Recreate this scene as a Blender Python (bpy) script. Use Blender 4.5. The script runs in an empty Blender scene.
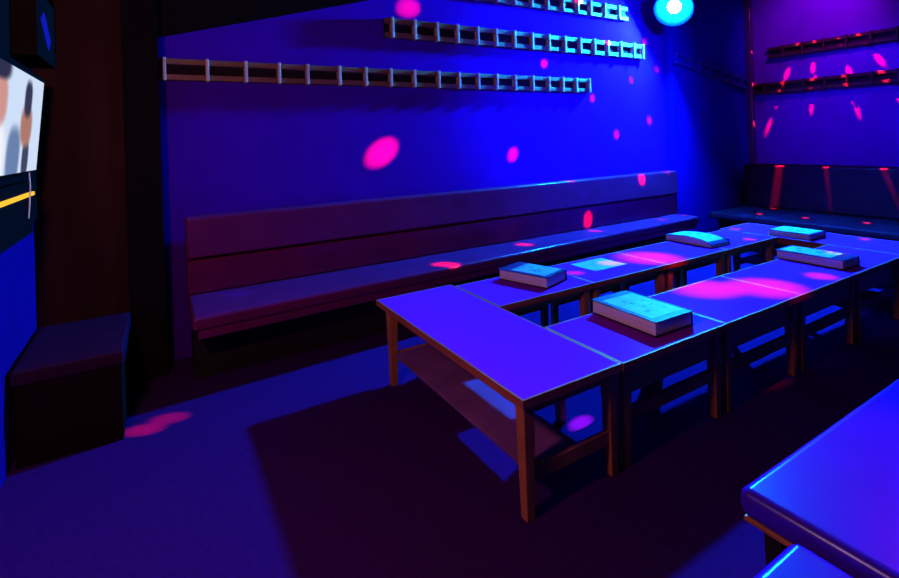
import bpy, bmesh, math, random
from mathutils import Vector, Matrix
random.seed(7)
SC = bpy.context.scene
COL = SC.collection
PI = math.pi

# ---------------------------------------------------------------- materials
def mat(name, base, rough=.5, spec=.5, noise=None, bump=0., bscale=60., metal=0., gloss=None):
    m = bpy.data.materials.new(name); m.use_nodes = True
    nt = m.node_tree; b = nt.nodes['Principled BSDF']
    b.inputs['Base Color'].default_value = (*base, 1)
    b.inputs['Roughness'].default_value = rough
    b.inputs['Specular IOR Level'].default_value = spec
    b.inputs['Metallic'].default_value = metal
    tc = nt.nodes.new('ShaderNodeTexCoord')
    if noise:
        mp = nt.nodes.new('ShaderNodeMapping'); mp.inputs['Scale'].default_value = noise[1]
        nz = nt.nodes.new('ShaderNodeTexNoise'); nz.inputs['Scale'].default_value = noise[0]
        nz.inputs['Detail'].default_value = 5
        cr = nt.nodes.new('ShaderNodeValToRGB')
        k = noise[2]
        cr.color_ramp.elements[0].position = .3; cr.color_ramp.elements[1].position = .7
        cr.color_ramp.elements[0].color = (*[c*(1-k) for c in base], 1)
        cr.color_ramp.elements[1].color = (*[min(1, c*(1+k)) for c in base], 1)
        nt.links.new(tc.outputs['Object'], mp.inputs['Vector']); nt.links.new(mp.outputs[0], nz.inputs['Vector'])
        nt.links.new(nz.outputs['Fac'], cr.inputs[0]); nt.links.new(cr.outputs[0], b.inputs['Base Color'])
    if bump:
        n2 = nt.nodes.new('ShaderNodeTexNoise'); n2.inputs['Scale'].default_value = bscale
        n2.inputs['Detail'].default_value = 4
        bp = nt.nodes.new('ShaderNodeBump'); bp.inputs['Strength'].default_value = bump
        bp.inputs['Distance'].default_value = .004
        nt.links.new(tc.outputs['Object'], n2.inputs['Vector'])
        nt.links.new(n2.outputs['Fac'], bp.inputs['Height']); nt.links.new(bp.outputs[0], b.inputs['Normal'])
    if gloss:                                    # a thin lacquer sheen: (share, tint)
        g = nt.nodes.new('ShaderNodeBsdfGlossy'); g.inputs['Color'].default_value = (*gloss[1], 1); g.inputs['Roughness'].default_value = rough
        if bump: nt.links.new(bp.outputs[0], g.inputs['Normal'])
        mx = nt.nodes.new('ShaderNodeMixShader'); mx.inputs[0].default_value = gloss[0]
        nt.links.new(b.outputs[0], mx.inputs[1]); nt.links.new(g.outputs[0], mx.inputs[2])
        nt.links.new(mx.outputs[0], nt.nodes['Material Output'].inputs[0])
    return m

def emit(name, col, s):
    m = bpy.data.materials.new(name); m.use_nodes = True
    nt = m.node_tree; nt.nodes.remove(nt.nodes['Principled BSDF'])
    e = nt.nodes.new('ShaderNodeEmission'); e.inputs[0].default_value = (*col, 1); e.inputs[1].default_value = s
    nt.links.new(e.outputs[0], nt.nodes['Material Output'].inputs[0])
    return m

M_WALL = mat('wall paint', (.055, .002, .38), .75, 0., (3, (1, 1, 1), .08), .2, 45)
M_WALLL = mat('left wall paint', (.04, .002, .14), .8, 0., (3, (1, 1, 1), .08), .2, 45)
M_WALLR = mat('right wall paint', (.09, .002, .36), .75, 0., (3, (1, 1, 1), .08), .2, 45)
M_PANEL = mat('dark blue panel paint', (.012, .002, .42), .8, 0., (3, (1, 1, 1), .06))
M_FLOOR = mat('floor vinyl', (.034, .004, .096), .8, 0., (40, (1, 1, 1), .12), .12, 160)
M_CEIL = mat('ceiling paint', (.02, .02, .03), .9, .1)
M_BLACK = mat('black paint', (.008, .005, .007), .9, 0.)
M_BROWN = mat('dark brown boards', (.030, .010, .010), .8, 0., (4, (1, 1, .15), .3))
M_WOOD = mat('orange brown wood', (.36, .115, .05), .45, .4, (9, (1, 1, 1), .22), .1, 40)
M_LIP = mat('table lipping', (.30, .062, .055), .5, .2, (9, (1, 1, 1), .2))
M_TOP = mat('table laminate', (.27, .010, .66), .24, 0., (2, (1, 1, 1), .03), gloss=(.012, (.5, .35, 1.)))
M_BOX = mat('stool vinyl', (.011, .005, .008), .6, 0.)
M_SHELF = mat('shelf board', (.17, .055, .27), .6, 0., (6, (1, 1, 1), .2))
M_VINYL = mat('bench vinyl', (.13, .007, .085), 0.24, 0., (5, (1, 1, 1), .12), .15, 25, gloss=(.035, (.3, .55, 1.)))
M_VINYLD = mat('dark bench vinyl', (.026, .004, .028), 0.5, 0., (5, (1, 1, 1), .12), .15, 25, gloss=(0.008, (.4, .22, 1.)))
M_VINYLB = mat('blue vinyl', (.045, .003, .46), 0.25, 0., (5, (1, 1, 1), .06), .12, 25, gloss=(.045, (.4, .5, 1.)))
M_PLINTH = mat('bench plinth', (.012, .008, .010), .7, .2)
M_RACK = mat('rack wood', (.17, .075, .055), .5, .4, (8, (.3, 1, 1), .25))
M_FIN = mat('rack divider', (.55, .36, .42), .4, .4)
M_RACKN = mat('blue shaded rack wood', (.012, .02, .30), .5, .2)  # rack wood tinted blue: the dark corner's shade put into the colour
M_RACKB = mat('rack backing', (.015, .008, .016), .8, .1)
M_COVER = mat('book cover', (.02, .008, .10), .45, .1)
M_LABEL = mat('book label', (.14, .27, .42), .5, .15, (16, (1, .5, 1), .25))
M_PAGE = mat('book pages', (.66, .58, .58), .8, .2, (60, (.05, .05, 12), .22))
M_PAPER = mat('paper sheet', (.20, .30, .44), .6, 0.)
M_MARK = mat('cover mark', (.02, .06, .14), .5, .3)
M_METAL = mat('lamp metal', (.03, .03, .035), .6, .2)
M_RACKSHADE = mat('shaded rack wood', (.03, .012, .015), .6, .2)  # darker copy of the rack wood, shade of the right wall in its colour
M_PALE = mat('pale reflector', (.30, .35, .42), .5, .3)
M_DISH = mat('halo dish', (.0005, .0016, .010), .6, 0.)
M_GLOSS = mat('glossy trim', (.05, .03, .12), .15, .6)
M_CABLE = mat('cable', (.05, .04, .04), .5, .3)

# ---------------------------------------------------------------- mesh helpers
def nb(): return bmesh.new()
def box(bm, x0, x1, y0, y1, z0, z1):
    vs = [bm.verts.new((x, y, z)) for z in (z0, z1) for x, y in ((x0, y0), (x1, y0), (x1, y1), (x0, y1))]
    for f in ((3, 2, 1, 0), (4, 5, 6, 7), (0, 1, 5, 4), (1, 2, 6, 5), (2, 3, 7, 6), (3, 0, 4, 7)):
        bm.faces.new([vs[i] for i in f])
    return vs
def prism(bm, pts, axis, a, b):
    """polygon pts extruded along axis from a to b"""
    def P(p, t):
        return {'x': (t, p[0], p[1]), 'y': (p[0], t, p[1]), 'z': (p[0], p[1], t)}[axis]
    A = [bm.verts.new(P(p, a)) for p in pts]; B = [bm.verts.new(P(p, b)) for p in pts]
    n = len(pts)
    bm.faces.new(A); bm.faces.new(B[::-1])
    for i in range(n): bm.faces.new((A[i], A[(i+1) % n], B[(i+1) % n], B[i]))
def cyl(bm, p0, p1, r0, r1=None, n=16):
    r1 = r0 if r1 is None else r1
    p0 = Vector(p0); p1 = Vector(p1); d = (p1-p0).normalized()
    u = d.orthogonal().normalized(); v = d.cross(u)
    A = [bm.verts.new(p0+r0*(u*math.cos(t)+v*math.sin(t))) for t in [2*PI*i/n for i in range(n)]]
    B = [bm.verts.new(p1+r1*(u*math.cos(t)+v*math.sin(t))) for t in [2*PI*i/n for i in range(n)]]
    bm.faces.new(A[::-1]); bm.faces.new(B)
    for i in range(n): bm.faces.new((A[i], A[(i+1) % n], B[(i+1) % n], B[i]))
def taper(bm, cx, cy, z0, z1, s0, s1):
    """square leg, half widths s0 at the foot and s1 at the top"""
    A = [bm.verts.new((cx+a*s0, cy+b*s0, z0)) for a, b in ((-1, -1), (1, -1), (1, 1), (-1, 1))]
    B = [bm.verts.new((cx+a*s1, cy+b*s1, z1)) for a, b in ((-1, -1), (1, -1), (1, 1), (-1, 1))]
    bm.faces.new(A[::-1]); bm.faces.new(B)
    for i in range(4): bm.faces.new((A[i], A[(i+1) % 4], B[(i+1) % 4], B[i]))
def obj(name, bm, m, parent=None, bevel=0., seg=2, smooth=False):
    bmesh.ops.recalc_face_normals(bm, faces=bm.faces)
    me = bpy.data.meshes.new(name); bm.to_mesh(me); bm.free()
    o = bpy.data.objects.new(name, me); COL.objects.link(o)
    me.materials.append(m)
    if parent: o.parent = parent
    if bevel:
        bv = o.modifiers.new('bevel', 'BEVEL'); bv.width = bevel; bv.segments = seg; bv.limit_method = 'ANGLE'
        bv.angle_limit = math.radians(40)
        for p in me.polygons: p.use_smooth = True
        wn = o.modifiers.new('wn', 'WEIGHTED_NORMAL'); wn.keep_sharp = True
    elif smooth:
        for p in me.polygons: p.use_smooth = True
    return o
def tag(o, label, cat, group=None):
    o['label'] = label; o['category'] = cat
    if group: o['group'] = group
    return o
def thing(name, label, cat, loc=(0, 0, 0), rz=0., group=None):
    o = bpy.data.objects.new(name, None); COL.objects.link(o)
    o.location = loc; o.rotation_euler = (0, 0, rz); o.empty_display_size = .1
    return tag(o, label, cat, group)
def dup(root, loc, rz, label, group=None):
    def cp(o, par):
        c = o.copy(); COL.objects.link(c); c.parent = par
        for ch in list(o.children): cp(ch, c)
        return c
    r = cp(root, None); r.location = loc; r.rotation_euler = (0, 0, rz); r['label'] = label
    if group: r['group'] = group
    return r
def struct(name, bm, m, bevel=0.):
    o = obj(name, bm, m, None, bevel); o['kind'] = 'structure'; return o

# ---------------------------------------------------------------- the room
XL, XR, YB, YF, ZC = -.64, 7.35, 4.0, -2.4, 3.45
b = nb(); box(b, XL-.1, XR+.1, YF-.1, YB+.1, -.1, 0); struct('floor', b, M_FLOOR)
b = nb(); box(b, XL-.1, XR+.1, YF-.1, YB+.1, ZC, ZC+.1); struct('ceiling', b, M_CEIL)
b = nb(); box(b, XL-.1, XR+.1, YB, YB+.1, 0, ZC); struct('wall_back', b, M_WALL)
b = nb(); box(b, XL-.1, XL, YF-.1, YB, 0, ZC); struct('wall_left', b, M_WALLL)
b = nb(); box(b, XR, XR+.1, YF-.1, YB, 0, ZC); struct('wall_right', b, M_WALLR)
b = nb(); box(b, XL, XR, YF-.1, YF, 0, ZC); struct('wall_front', b, M_BLACK)
# black sloping wedge put in for the dark upper left of the back wall
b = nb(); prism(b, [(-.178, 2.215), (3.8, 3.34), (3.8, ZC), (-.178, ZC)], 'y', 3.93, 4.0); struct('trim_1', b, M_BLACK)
# brown boarded pier beside the TV, with a black strip where it meets the blue wall
b = nb(); box(b, XL, -.178, 3.78, 4.0, 0, ZC); struct('wall_pier', b, M_BROWN)
b = nb(); box(b, -.178, .025, 3.778, 4.0, 0, 2.6); struct('trim_2', b, M_BLACK)
# black panel put in behind the TV for the shade on the wall
b = nb(); box(b, XL, -.62, 1.6, 3.78, 1.10, ZC); struct('shade_panel', b, M_BLACK)
# glossy corner post
b = nb(); box(b, 7.27, XR, 3.80, 3.88, 0, ZC); struct('trim_4', b, M_GLOSS, .01)
# dark blue panel boxed out of the back wall in the right corner
b = nb(); box(b, 5.60, XR, 3.88, 4.0, 0, ZC); struct('wall_panel', b, M_PANEL)

# ---------------------------------------------------------------- low tables
TH = .49
TABLES = 'blue topped low tables set out in a long rectangle'
def make_table(name, label, lx, ly, inset, loc, group, shelf=True):
    """lx, ly the size of the top; origin at the middle of the footprint"""
    t = thing(name, label, 'table', loc, 0, group)
    hx, hy = lx/2, ly/2
    b = nb(); box(b, -hx+.009, hx-.009, -hy+.009, hy-.009, TH-.03, TH); top = obj('table_top', b, M_TOP, t, .0015)
    b = nb()                                                         # solid wood lipping round the laminate
    o = [(-hx, -hy), (hx, -hy), (hx, hy), (-hx, hy)]; i = [(-hx+.009, -hy+.009), (hx-.009, -hy+.009), (hx-.009, hy-.009), (-hx+.009, hy-.009)]
    for k in range(4):
        n = (k+1) % 4
        prism(b, [o[k], o[n], i[n], i[k]], 'z', TH-.034, TH+.0005)
    obj('edge_trim', b, M_LIP, top)
    ix0, iy0, iy1 = inset
    lz = TH-.034
    for sx in (-1, 1):
        for yy in (-hy+iy0, hy-iy1):
            b = nb(); taper(b, sx*(hx-ix0), yy, 0, lz, .020, .028); obj('leg', b, M_WOOD, t, .004)
    ya, yb = -hy+iy0, hy-iy1; xa = hx-ix0
    for yy in (ya, yb):
        b = nb(); box(b, -xa+.02, xa-.02, yy-.010, yy+.010, lz-(.135 if yy < 0 and not shelf else .045), lz); obj('apron', b, M_WOOD, t)
    for sx in (-1, 1):
        b = nb(); box(b, sx*xa-.010, sx*xa+.010, ya+.02, yb-.02, lz-.030, lz); obj('apron', b, M_WOOD, t)
    if shelf:                                                        # a narrow shelf on the outer side, carried by two end rails
        b = nb(); box(b, -xa+.005, .05, ya+.016, yb-.016, .176, .194); obj('shelf', b, M_SHELF, t, .003)
        for yy in (ya, yb):
            b = nb(); box(b, -xa+.016, xa-.016, yy-.012, yy+.012, .140, .196); obj('shelf_rail', b, M_WOOD, t)
    else:
        b = nb(); box(b, -xa+.016, xa-.016, ya-.010, ya+.010, .195, .255); obj('stretcher', b, M_WOOD, t)
    return t
make_table('cross_table', 'long low table across the near end, bare purple top and orange wooden legs', .555, 1.465, (.040, .040, .150), (1.4525, 2.2225, 0), TABLES)
make_table('cross_table', 'low table across the far end of the two rows, in front of the dark bench', .555, 1.465, (.040, .040, .150), (5.2225, 2.2225, 0), TABLES)
ORD = ['first', 'second', 'third', 'fourth']
rt = None
for r, (yc, rowname) in enumerate(((1.742, 'open floor side row'), (2.65, 'long bench side row'))):
    for k in range(4):
        lab = '%s small table beyond the near cross table, %s' % (ORD[k], rowname)
        loc = (1.735+.4+.8025*k, yc, 0)
        if rt is None: rt = make_table('low_table', lab, .80, .515, (.050, .050, .050), loc, TABLES, False)
        else: dup(rt, loc, PI*r, lab)       # the bench side row is turned to face the bench

# ---------------------------------------------------------------- song books and paper
def make_book(label, cx, cy, w, l, h, rz, soft=False, lab=(.12, .90, .18, .92)):
    t = thing('song_book', label, 'book', (cx, cy, TH+.001), rz, 'song books on the low tables')
    hx, hy = w/2, l/2
    def sheet(bm, x0, x1, y0, y1, za, zb, n=14):
        # a sheet that follows the book's bowed top when soft
        for q in range(n):
            ya = y0+(y1-y0)*q/n; yb_ = y0+(y1-y0)*(q+1)/n
            def zz(y):
                u = (y+hy)/l
                return (.020*math.sin(PI*min(1, max(0, u)))-.022*(max(0, .30-u)/.30)**2) if soft else 0.
            a = [bm.verts.new((x, y, z+(zz(y) if z > .02 else 0))) for z in (za, zb) for x, y in ((x0, ya), (x1, ya), (x1, yb_), (x0, yb_))]
            for f in ((3, 2, 1, 0), (4, 5, 6, 7), (1, 2, 6, 5), (3, 0, 4, 7)): bm.faces.new([a[i] for i in f])
            if q == 0: bm.faces.new([a[i] for i in (0, 1, 5, 4)])
            if q == n-1: bm.faces.new([a[i] for i in (2, 3, 7, 6)])
        bmesh.ops.remove_doubles(bm, verts=bm.verts, dist=1e-5)
    b = nb(); box(b, -hx, hx, -hy, hy, 0, .005); sheet(b, -hx, hx, -hy, hy, h-.005, h)
    box(b, hx, hx+.005, -hy, hy, 0, h)
    cov = obj('cover', b, M_COVER, t, .0015)
    b = nb(); sheet(b, -hx+.007, hx-.001, -hy+.008, hy-.008, .006, h-.006); obj('pages', b, M_PAGE, t, .003)
    b = nb(); x0, x1, y0, y1 = lab
    sheet(b, -hx+w*x0, -hx+w*x1, -hy+l*y0, -hy+l*y1, h+.0002, h+.0016); lb = obj('cover_panel', b, M_LABEL, cov)
    rr = random.Random(int(cx*1000))
    for q in range(8):
        u = rr.uniform(.25, .75); v = rr.uniform(.25, .75); ww = rr.uniform(.05, .14); ll = rr.uniform(.03, .10)
        x_ = -hx+w*u; y_ = -hy+l*v
        zoff = .020*math.sin(PI*v) if soft else 0
        p = [(x_, y_), (x_+w*ww, y_+.01*l), (x_+w*ww*.8, y_+l*ll), (x_-w*.03, y_+l*ll*.7)]
        b = nb(); prism(b, p, 'z', h+.0016+zoff, h+.0022+zoff); obj('cover_mark', b, M_MARK, lb)
    return t
make_book('big thick song book, the nearest one, with pale page edges and cyan cover', 2.225, 1.785, .285, .430, .078, -.02, lab=(.10, .93, .10, .86))
make_book('thick song book lying askew by the near end of the bench side row', 2.245, 2.700, .255, .400, .075, .30, lab=(.12, .96, .08, .76))
make_book('soft song book with curled cover, farther along the bench side row', 4.185, 2.715, .26, .46, .052, -.02, True, (.04, .97, .10, .97))
make_book('small song book on the far cross table', 5.12, 2.32, .29, .36, .055, .0, False, (.05, .96, .05, .95))
make_book('long thick song book near the far end of the open side row', 4.235, 1.790, .24, .45, .070, -.02, False, (.08, .95, .20, .95))
b = nb()
for q in range(10):
    y0 = 2.575+.026*q; y1 = y0+.026
    f = lambda y: .0015+.003*abs((y-2.705)/.13)**2
    a = [b.verts.new((x, y, TH+z+f(y))) for z in (0, .0006) for x, y in ((2.75, y0), (3.09, y0), (3.09, y1), (2.75, y1))]
    for fc in ((3, 2, 1, 0), (4, 5, 6, 7), (1, 2, 6, 5), (3, 0, 4, 7)): b.faces.new([a[i] for i in fc])
bmesh.ops.remove_doubles(b, verts=b.verts, dist=1e-6)
tag(obj('paper_sheet', b, M_PAPER), 'single pale sheet of paper on the bench side table row', 'paper')

# ---------------------------------------------------------------- benches
def qprism(bm, pts, z0, z1): prism(bm, pts, 'z', z0, z1)
t = thing('upholstered_bench', 'long dark purple upholstered bench along the blue wall', 'bench', (.155, 3.99, 0), 0, 'upholstered wall benches')
BX0, BX1 = 0., 5.43
b = nb(); qprism(b, [(BX0, -.66), (BX1, -.42), (BX1, -.04), (BX0, -.04)], .39, .475); obj('seat', b, M_VINYL, t, .022, 4)
b = nb(); qprism(b, [(BX0+.03, -.645), (BX1-.03, -.405), (BX1-.03, -.04), (BX0+.03, -.04)], .335, .388); obj('seat_frame', b, M_VINYL, t, .006)
b = nb(); qprism(b, [(BX0+.02, -.40), (BX1-.02, -.28), (BX1-.02, -.04), (BX0+.02, -.04)], 0, .335); obj('plinth', b, M_PLINTH, t)
b = nb(); qprism(b, [(BX0, -.135), (BX1, -.135), (BX1, -.02), (BX0, -.02)], .478, .712); obj('lower_back', b, M_VINYL, t, .014, 3)
b = nb(); prism(b, [(-.165, .728), (-.150, 1.015), (-.02, 1.015), (-.02, .728)], 'x', BX0, BX1); obj('backrest', b, M_VINYL, t, .022, 4)

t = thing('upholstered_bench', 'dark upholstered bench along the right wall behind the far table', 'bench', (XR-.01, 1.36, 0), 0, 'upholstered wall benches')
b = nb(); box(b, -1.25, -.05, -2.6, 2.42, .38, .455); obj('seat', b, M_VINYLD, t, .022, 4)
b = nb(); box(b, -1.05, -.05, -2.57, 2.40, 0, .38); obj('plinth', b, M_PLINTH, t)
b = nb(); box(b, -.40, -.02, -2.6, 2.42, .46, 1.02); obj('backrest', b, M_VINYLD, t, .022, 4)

def flat_bench(label, x0, x1, y0, y1, h):
    t = thing('backless_bench', label, 'bench', ((x0+x1)/2, (y0+y1)/2, 0), 0, 'backless blue benches at the near side')
    hx, hy = (x1-x0)/2, (y1-y0)/2
    b = nb(); box(b, -hx, hx, -hy, hy, h-.085, h); obj('seat', b, M_VINYLB, t, .032, 8)
    b = nb(); box(b, -hx+.012, hx-.012, -hy+.012, hy-.012, h-.100, h-.0855); obj('seat_board', b, M_WOOD, t, .003)
    for sx in (-1, 1):
        for sy in (-1, 1):
            b = nb(); taper(b, sx*(hx-.08), sy*(hy-.07), 0, h-.10, .018, .024); obj('leg', b, M_PLINTH, t)
flat_bench('shiny blue padded bench whose corner points at the tables', 1.470, 3.10, .36, .850, .43)
flat_bench('shiny blue padded bench peeping from under the other at the bottom edge', .55, 1.452, .20, .690, .40)

t = thing('box_stool', 'dark box stool with padded top beside the brown pier under the TV', 'stool', (-.40, 3.41, 0))
b = nb(); box(b, -.215, .215, -.335, .345, 0, .385); obj('base', b, M_BOX, t, .006)
b = nb(); box(b, -.228, .228, -.348, .352, .386, .467); obj('seat_pad', b, M_VINYLD, t, .018, 3)

# ---------------------------------------------------------------- wall racks of pigeonholes
RACKS = 'open pigeonhole racks on the walls'
def make_rack(label, x0, x1, z0, z1, origin, rz, divs, tilt=0., mr=M_RACK, mf=M_FIN, mb=M_RACKB):
    """a shallow ladder-like rack: backing, two rails, upright dividers; local x along the wall, -y out of it"""
    t = thing('wall_rack', label, 'rack', origin, rz, RACKS)
    t.rotation_euler = (0, tilt, rz)
    zr = (z1-z0)*.27
    b = nb(); box(b, x0, x1, -.018, 0, z0, z1); obj('backing', b, mb, t)
    b = nb(); box(b, x0, x1, -.058, -.018, z1-zr, z1); obj('rail', b, mr, t, .004)
    b = nb(); box(b, x0, x1, -.058, -.018, z0, z0+zr); obj('rail', b, mr, t, .004)
    for d in divs:
        b = nb(); box(b, d-.011, d+.011, -.078, -.018, z0-.006, z1+.006); obj('divider', b, mf, t, .003)
    return t
R1 = [.06, .33, .59, .83, 1.05, 1.31, 1.54, 1.77, 2.0, 2.25, 2.47, 2.69, 2.91, 3.14, 3.37, 3.59, 3.79, 3.99, 4.19]
R2 = [1.80, 2.02, 2.25, 2.47, 2.70, 2.92, 3.15, 3.38, 3.61, 3.84, 4.07, 4.29, 4.51, 4.73, 4.96, 5.12]
R3 = [2.72, 2.95, 3.17, 3.39, 3.61, 3.83, 4.05, 4.25, 4.48, 4.72]
W = (0, 3.999, 0)
make_rack('lowest wooden pigeonhole rack on the blue wall above the long bench', .03, 4.22, 1.975, 2.125, W, 0, R1)
make_rack('middle pigeonhole rack on the blue wall, just over the lowest one', 1.74, 5.15, 2.405, 2.575, W, 0, R2)
make_rack('topmost pigeonhole rack on the blue wall, cut by the picture edge', 2.66, 4.88, 2.845, 3.005, W, 0, R3)
make_rack('slanting rack on the dark blue panel running down into the right corner', 0, 1.64, -.075, .075, (5.62, 3.879, 2.43), 0, [.2, .45, .7, .95, 1.2, 1.45], math.atan2(.30, 1.65), M_RACKN, M_RACKN, M_PANEL)
RD = [.15+.24*k for k in range(9)]
make_rack('lower shade-darkened rack on the right wall over the dark bench', 0, 2.4, 1.99, 2.14, (XR-.001, 3.79, 0), -PI/2, RD, 0, M_RACKSHADE, M_RACKSHADE)
make_rack('upper shade-darkened rack on the right wall under the purple glow', .2, 2.4, 2.47, 2.62, (XR-.001, 3.79, 0), -PI/2, RD[1:], 0, M_RACKSHADE, M_RACKSHADE)

# ---------------------------------------------------------------- TV corner
def tv_material():
    m = bpy.data.materials.new('tv picture'); m.use_nodes = True
    nt = m.node_tree; nt.nodes.remove(nt.nodes['Principled BSDF'])
    tc = nt.nodes.new('ShaderNodeTexCoord'); sp = nt.nodes.new('ShaderNodeSeparateXYZ')
    nt.links.new(tc.outputs['Object'], sp.inputs[0])
    def math_(op, a, c=0.):
        n = nt.nodes.new('ShaderNodeMath'); n.operation = op
        for i, v in enumerate((a, c)):
            if isinstance(v, (int, float)): n.inputs[i].default_value = v
            else: nt.links.new(v, n.inputs[i])
        return n.outputs[0]
    def blob(cy, cz, ry, rz, soft=.6, shear=0.):
        y = math_('DIVIDE', math_('SUBTRACT', math_('SUBTRACT', sp.outputs[1], math_('MULTIPLY', sp.outputs[2], shear)), cy), ry)
        z = math_('DIVIDE', math_('SUBTRACT', sp.outputs[2], cz), rz)
        d = math_('ADD', math_('POWER', math_('ABSOLUTE', y), 2.6), math_('POWER', math_('ABSOLUTE', z), 2.6))
        mr = nt.nodes.new('ShaderNodeMapRange'); mr.interpolation_type = 'SMOOTHSTEP'
        mr.inputs['From Min'].default_value = 1-soft; mr.inputs['From Max'].default_value = 1+soft
        mr.inputs['To Min'].default_value = 1; mr.inputs['To Max'].default_value = 0
        nt.links.new(d, mr.inputs['Value']); return mr.outputs[0]
    col = (.62, .74, .95)
    cur = None
    # y runs along the screen (+ towards the pier), z up; centre of screen is 0
    layers = [((-.50, -.15, .16, .16), (.86, .88, .95)),     # white top of the nearer person
              ((-.49, .09, .13, .11), (.62, .30, .27)),      # face
              ((-.50, .23, .17, .06), (.03, .03, .08)),      # hair
              ((-.19, -.15, .12, .14), (.14, .22, .42)),     # blue sleeve
              ((.05, -.16, .07, .10), (.05, .06, .13)),
              ((.02, .00, .12, .10), (.42, .19, .15)),       # arm
              ((.02, .13, .08, .09), (.035, .04, .09))]      # dark hair
    for (a, c) in layers:
        mx = nt.nodes.new('ShaderNodeMix'); mx.data_type = 'RGBA'
        nt.links.new(blob(*a), mx.inputs['Factor'])
        if cur is None: mx.inputs['A'].default_value = (*col, 1)
        else: nt.links.new(cur, mx.inputs['A'])
        mx.inputs['B'].default_value = (*c, 1); cur = mx.outputs['Result']
    e = nt.nodes.new('ShaderNodeEmission'); nt.links.new(cur, e.inputs[0]); e.inputs[1].default_value = TVS
    nt.links.new(e.outputs[0], nt.nodes['Material Output'].inputs[0])
    return m
TVS = 1.0
t = thing('television', 'television high on the left wall showing a bright picture of people', 'television', (-.545, 3.085, 1.63))
t.rotation_euler = (0, math.radians(5.5), 0)
b = nb(); box(b, -.035, 0, -.66, .375, -.235, .27); obj('casing', b, M_BLACK, t, .006)
b = nb(); box(b, .0005, .004, -.63, .345, -.225, .245); sc_ = obj('screen', b, tv_material(), t)
b = nb(); box(b, -.072, -.035, -.15, .10, -.10, .12); obj('mount', b, M_BLACK, t)
t = thing('equipment_shelf', 'black unit on the wall under the TV with a glowing yellow strip', 'shelf', (-.62, 2.95, 1.08))
b = nb(); box(b, 0, .05, -.9, .40, 0, .27); obj('body', b, M_BLACK, t, .004)
b = nb(); box(b, .05, .066, -.85, .375, .198, .216); obj('light_strip', b, emit('yellow strip', (1., .55, .04), 1.1), t)
b = nb(); pts = [(-.545, 3.16, 1.40), (-.541, 3.150, 1.33), (-.540, 3.12, 1.25), (-.541, 3.095, 1.18)]
for a, c in zip(pts, pts[1:]): cyl(b, a, c, .003, n=8)
tag(obj('hanging_cable', b, M_FIN), 'thin cable hanging in front of the black unit under the TV', 'cable')
t = thing('wall_speaker', 'small black box high above the TV with a blue lit end', 'speaker', (-.62, 3.56, 2.06))
b = nb(); box(b, 0, .11, -.30, .20, -.06, .30); obj('cabinet', b, M_BLACK, t, .006)
b = nb(); prism(b, [(-.22, .15), (-.13, .20), (.04, .07), (-.03, .01)], 'x', .1102, .114); obj('glow_patch', b, emit('blue indicator', (.01, .02, 1.), .45), t)  # small emissive blue patch on the cabinet's outer face

LED = 16000
# ---------------------------------------------------------------- the LED lamp that lights the room
LAMP = Vector((5.27, 3.60, 2.97))
t = thing('stage_lamp', 'dazzling blue LED lamp high on the back wall near the corner', 'lamp', LAMP)
GR = .075
ax = Vector((-.75, -.35, -.56)).normalized()
b = nb(); bmesh.ops.create_uvsphere(b, u_segments=28, v_segments=16, radius=GR); obj('globe', b, emit('led globe', (.006, .34, 1.), LED), t, smooth=True)
b = nb(); n_ = 36; u_ = ax.orthogonal().normalized(); v_ = ax.cross(u_)
rings = [[b.verts.new(c*ax+q*(u_*math.cos(2*PI*i/n_)+v_*math.sin(2*PI*i/n_))) for i in range(n_)] for c, q in ((-.079, .012), (-.070, .11), (-.010, .180), (.065, .215), (.063, .221), (-.018, .188), (-.084, .115), (-.092, .012))]
for A, B in zip(rings, rings[1:]+rings[:1]):
    for i in range(n_): b.faces.new((A[i], A[(i+1) % n_], B[(i+1) % n_], B[i]))
obj('halo_dish', b, M_DISH, t, smooth=True)  # dish added to imitate the lamp's halo and block light to the right
b = nb(); cyl(b, -ax*.26, -ax*.093, .055, .085, 24); obj('housing', b, M_METAL, t, .004)
b = nb(); cyl(b, -ax*.20, Vector((.25, .399, .08)), .018, .018, 12); obj('bracket', b, M_METAL, t)

def point(name, loc, col, w, r):
    l = bpy.data.lights.new(name, 'POINT'); l.color = col; l.energy = w; l.shadow_soft_size = r
    o = bpy.data.objects.new(name, l); COL.objects.link(o); o.location = loc; return o
def spot(name, loc, to, col, w, ang, blend=.5, r=.01):
    l = bpy.data.lights.new(name, 'SPOT'); l.color = col; l.energy = w; l.shadow_soft_size = r
    l.spot_size = ang; l.spot_blend = blend
    o = bpy.data.objects.new(name, l); COL.objects.link(o); o.location = loc
    o.rotation_euler = (Vector(to)-Vector(loc)).to_track_quat('-Z', 'Y').to_euler(); return o
spot('blue_wall_fill', (3.9, .3, 2.95), (4.25, 4.0, 1.95), (.01, .02, 1.), 1700, math.radians(60), 1., .06)  # unseen blue fill added to brighten the back wall

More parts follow.
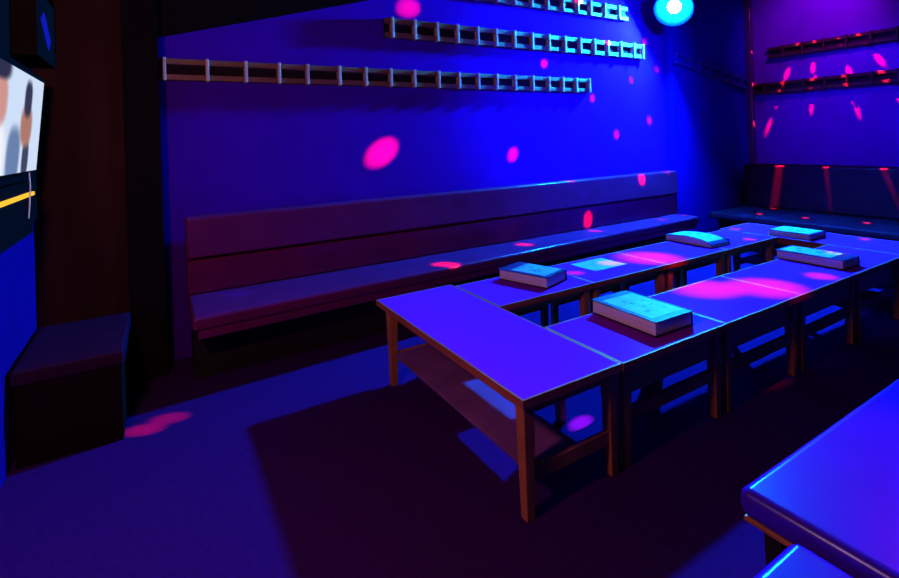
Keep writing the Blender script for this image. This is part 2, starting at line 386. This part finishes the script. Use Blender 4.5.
# two disco projectors under the ceiling: one narrow red beam per dot
S1 = Vector((6.88, 2.98, 3.3)); S2 = Vector((4.6, 1.2, 3.3))
S = S2
RED = (1., .015, .03)
def beam(p, ang, e=1., col=RED):
    d = (Vector(p)-S).length
    spot('disco_beam', S, p, col, e*BEAM*d*d, ang, 1., .004)
BEAM = 650
for x, z, a, e in ((2.0, 2.70, 3.2, 1.6), (1.70, 1.41, 3.4, 3.2), (3.59, 2.28, 2.2, 1.3), (3.13, 1.33, 2.4, 1.5), (4.3, 1.92, 2.0, .9),
                   (4.68, 1.5, 2.2, .9), (4.97, 2.15, 2.0, .7), (5.28, 1.66, 2.2, .8), (5.45, 2.30, 2.0, .6), (5.24, 2.63, 2.2, .7),
                   (4.06, 2.98, 3.0, 1.6), (4.52, 2.55, 2.2, 1.6)):
    beam((x, 3.99, z), math.radians(a), e)
BEAM = 210
for p, a, e in (((3.78, 3.90, 1.015), 2.2, 1.2), ((4.9, 3.83, .97), 2.6, 4), ((5.40, 3.88, 1.015), 2.2, .9), ((4.02, 3.83, .60), 2.4, 4),
                ((3.98, 3.72, .475), 2.2, 1.6), ((5.08, 3.72, .475), 2.2, 1.0), ((5.59, 3.76, .475), 2.2, 1.0), ((2.98, 3.68, .475), 2.2, 3), ((2.01, 3.50, .475), 2.4, 4),
                ((3.40, 2.60, .49), 9.0, .8), ((3.02, 2.68, .49), 3.2, .8), ((2.61, 2.65, .49), 2.0, .5),
                ((3.00, 1.88, .49), 8.0, .75), ((3.32, 1.68, .49), 9.5, .75), ((5.05, 2.85, .49), 2.0, .8), ((4.67, 2.50, .49), 2.4, .7),
                ((4.33, 1.70, .56), 4.0, .7), ((3.85, 1.60, .49), 4.5, .5), ((-.10, 3.12, 0), 1.4, 2.6), ((.02, 3.17, 0), 1.4, 2.0), ((5.4, 1.9, .49), 2.0, .7)):
    beam(p, math.radians(a), e)
beam((1.95, .62, .43), math.radians(13), .10, (1., .01, .25))  # broad dim magenta beam added to tint the bench top purple
beam((.46, 3.70, .475), math.radians(1.5), .5, (.02, .02, 1.))
S = S1; BEAM = 2800
RW_DOTS = ((3.24, 2.54, 4.0, 0.7), (3.37, 2.26, 4.0, 0.7), (3.48, 1.93, 3.2, 0.9), (3.62, 1.57, 2.4, 0.6), (3.03, 2.5, 4.0, 0.7), (3.07, 2.3, 4.0, 0.7), (3.07, 1.99, 3.2, 0.9), (3.1, 1.79, 2.4, 0.6), (2.73, 2.47, 4.0, 0.7), (2.69, 2.19, 4.0, 0.7), (2.68, 1.92, 3.2, 0.9), (2.62, 1.72, 2.4, 0.6), (2.5, 2.49, 4.0, 0.7), (2.4, 2.3, 4.0, 0.7), (2.27, 1.96, 3.2, 0.9), (2.22, 1.81, 2.4, 0.6), (3.05, 2.14, 2.6, 1.2), (2.67, 2.09, 2.6, 1.2), (2.29, 2.09, 2.6, 1.2))
for y, z, a, e in RW_DOTS: beam((XR-.01, y, z), math.radians(a), e)
for p, a, e in (((6.95, 3.35, .85), 2.5, 1.2), ((6.95, 3.35, .70), 2.5, 1.0), ((6.96, 2.80, 1.015), 2.0, 1.6), ((6.96, 2.25, 1.015), 2.0, 1.6), ((6.36, 3.28, .455), 1.6, 1.6), ((6.45, 2.82, .455), 1.6, 1.6), ((6.55, 2.28, .455), 1.6, 1.6),
                ((7.30, 3.80, 2.60), 2.0, .8), ((7.30, 3.80, 2.13), 2.0, 1.), ((7.30, 3.80, 1.58), 1.6, .8), ((7.30, 3.80, .90), 1.4, .7)):
    beam(p, math.radians(a), e)
BEAM = 400; beam((1.86, 1.88, 0), math.radians(1.1), 1.6, (.9, .02, 1.))
# magenta lamp out of view, and a blue fill added to brighten the right wall
spot('magenta_lamp', (6.5, 2.7, 3.38), (7.35, 3.0, 2.8), (.55, .01, .6), 110, math.radians(100), .9, .05)
spot('blue_wash_fill', (5.0, 1.6, 3.38), (7.35, 2.6, 1.65), (.06, .003, 1.), 420, math.radians(44), .8, .05)
# unseen warm fill by the left wall, added to stand for TV light
point('tv_fill', (-.47, 1.32, 1.95), (1., .38, .25), 74, .10)

# ---------------------------------------------------------------- camera and view
cam = bpy.data.cameras.new('camera'); co = bpy.data.objects.new('camera', cam); COL.objects.link(co)
F, YAW, ROLL, SY = 492.55, math.radians(30.742), math.radians(-1.816), 139.07
fw = Vector((math.sin(YAW), math.cos(YAW), 0)); r = Vector((math.cos(YAW), -math.sin(YAW), 0)); u = Vector((0, 0, 1))
r2 = r*math.cos(ROLL)+u*math.sin(ROLL); u2 = -r*math.sin(ROLL)+u*math.cos(ROLL)
mw = Matrix((( r2.x, u2.x, -fw.x, 0), (r2.y, u2.y, -fw.y, 0), (r2.z, u2.z, -fw.z, 1.5), (0, 0, 0, 1)))
co.matrix_world = mw
cam.sensor_fit = 'HORIZONTAL'; cam.sensor_width = 36; cam.lens = F/899*36
cam.shift_y = -(289-SY)/899; cam.clip_start = .02
SC.camera = co
w = bpy.data.worlds.new('world'); SC.world = w; w.use_nodes = True
w.node_tree.nodes['Background'].inputs[0].default_value = (0, 0, 0, 1)
SC.view_settings.view_transform = 'Standard'; SC.view_settings.look = 'None'
SC.view_settings.exposure = 0; SC.view_settings.gamma = 1; SC.view_settings.use_curve_mapping = False
SC.cycles.use_denoising = True
SC.cycles.max_bounces = 6; SC.cycles.diffuse_bounces = 1; SC.cycles.sample_clamp_indirect = 8
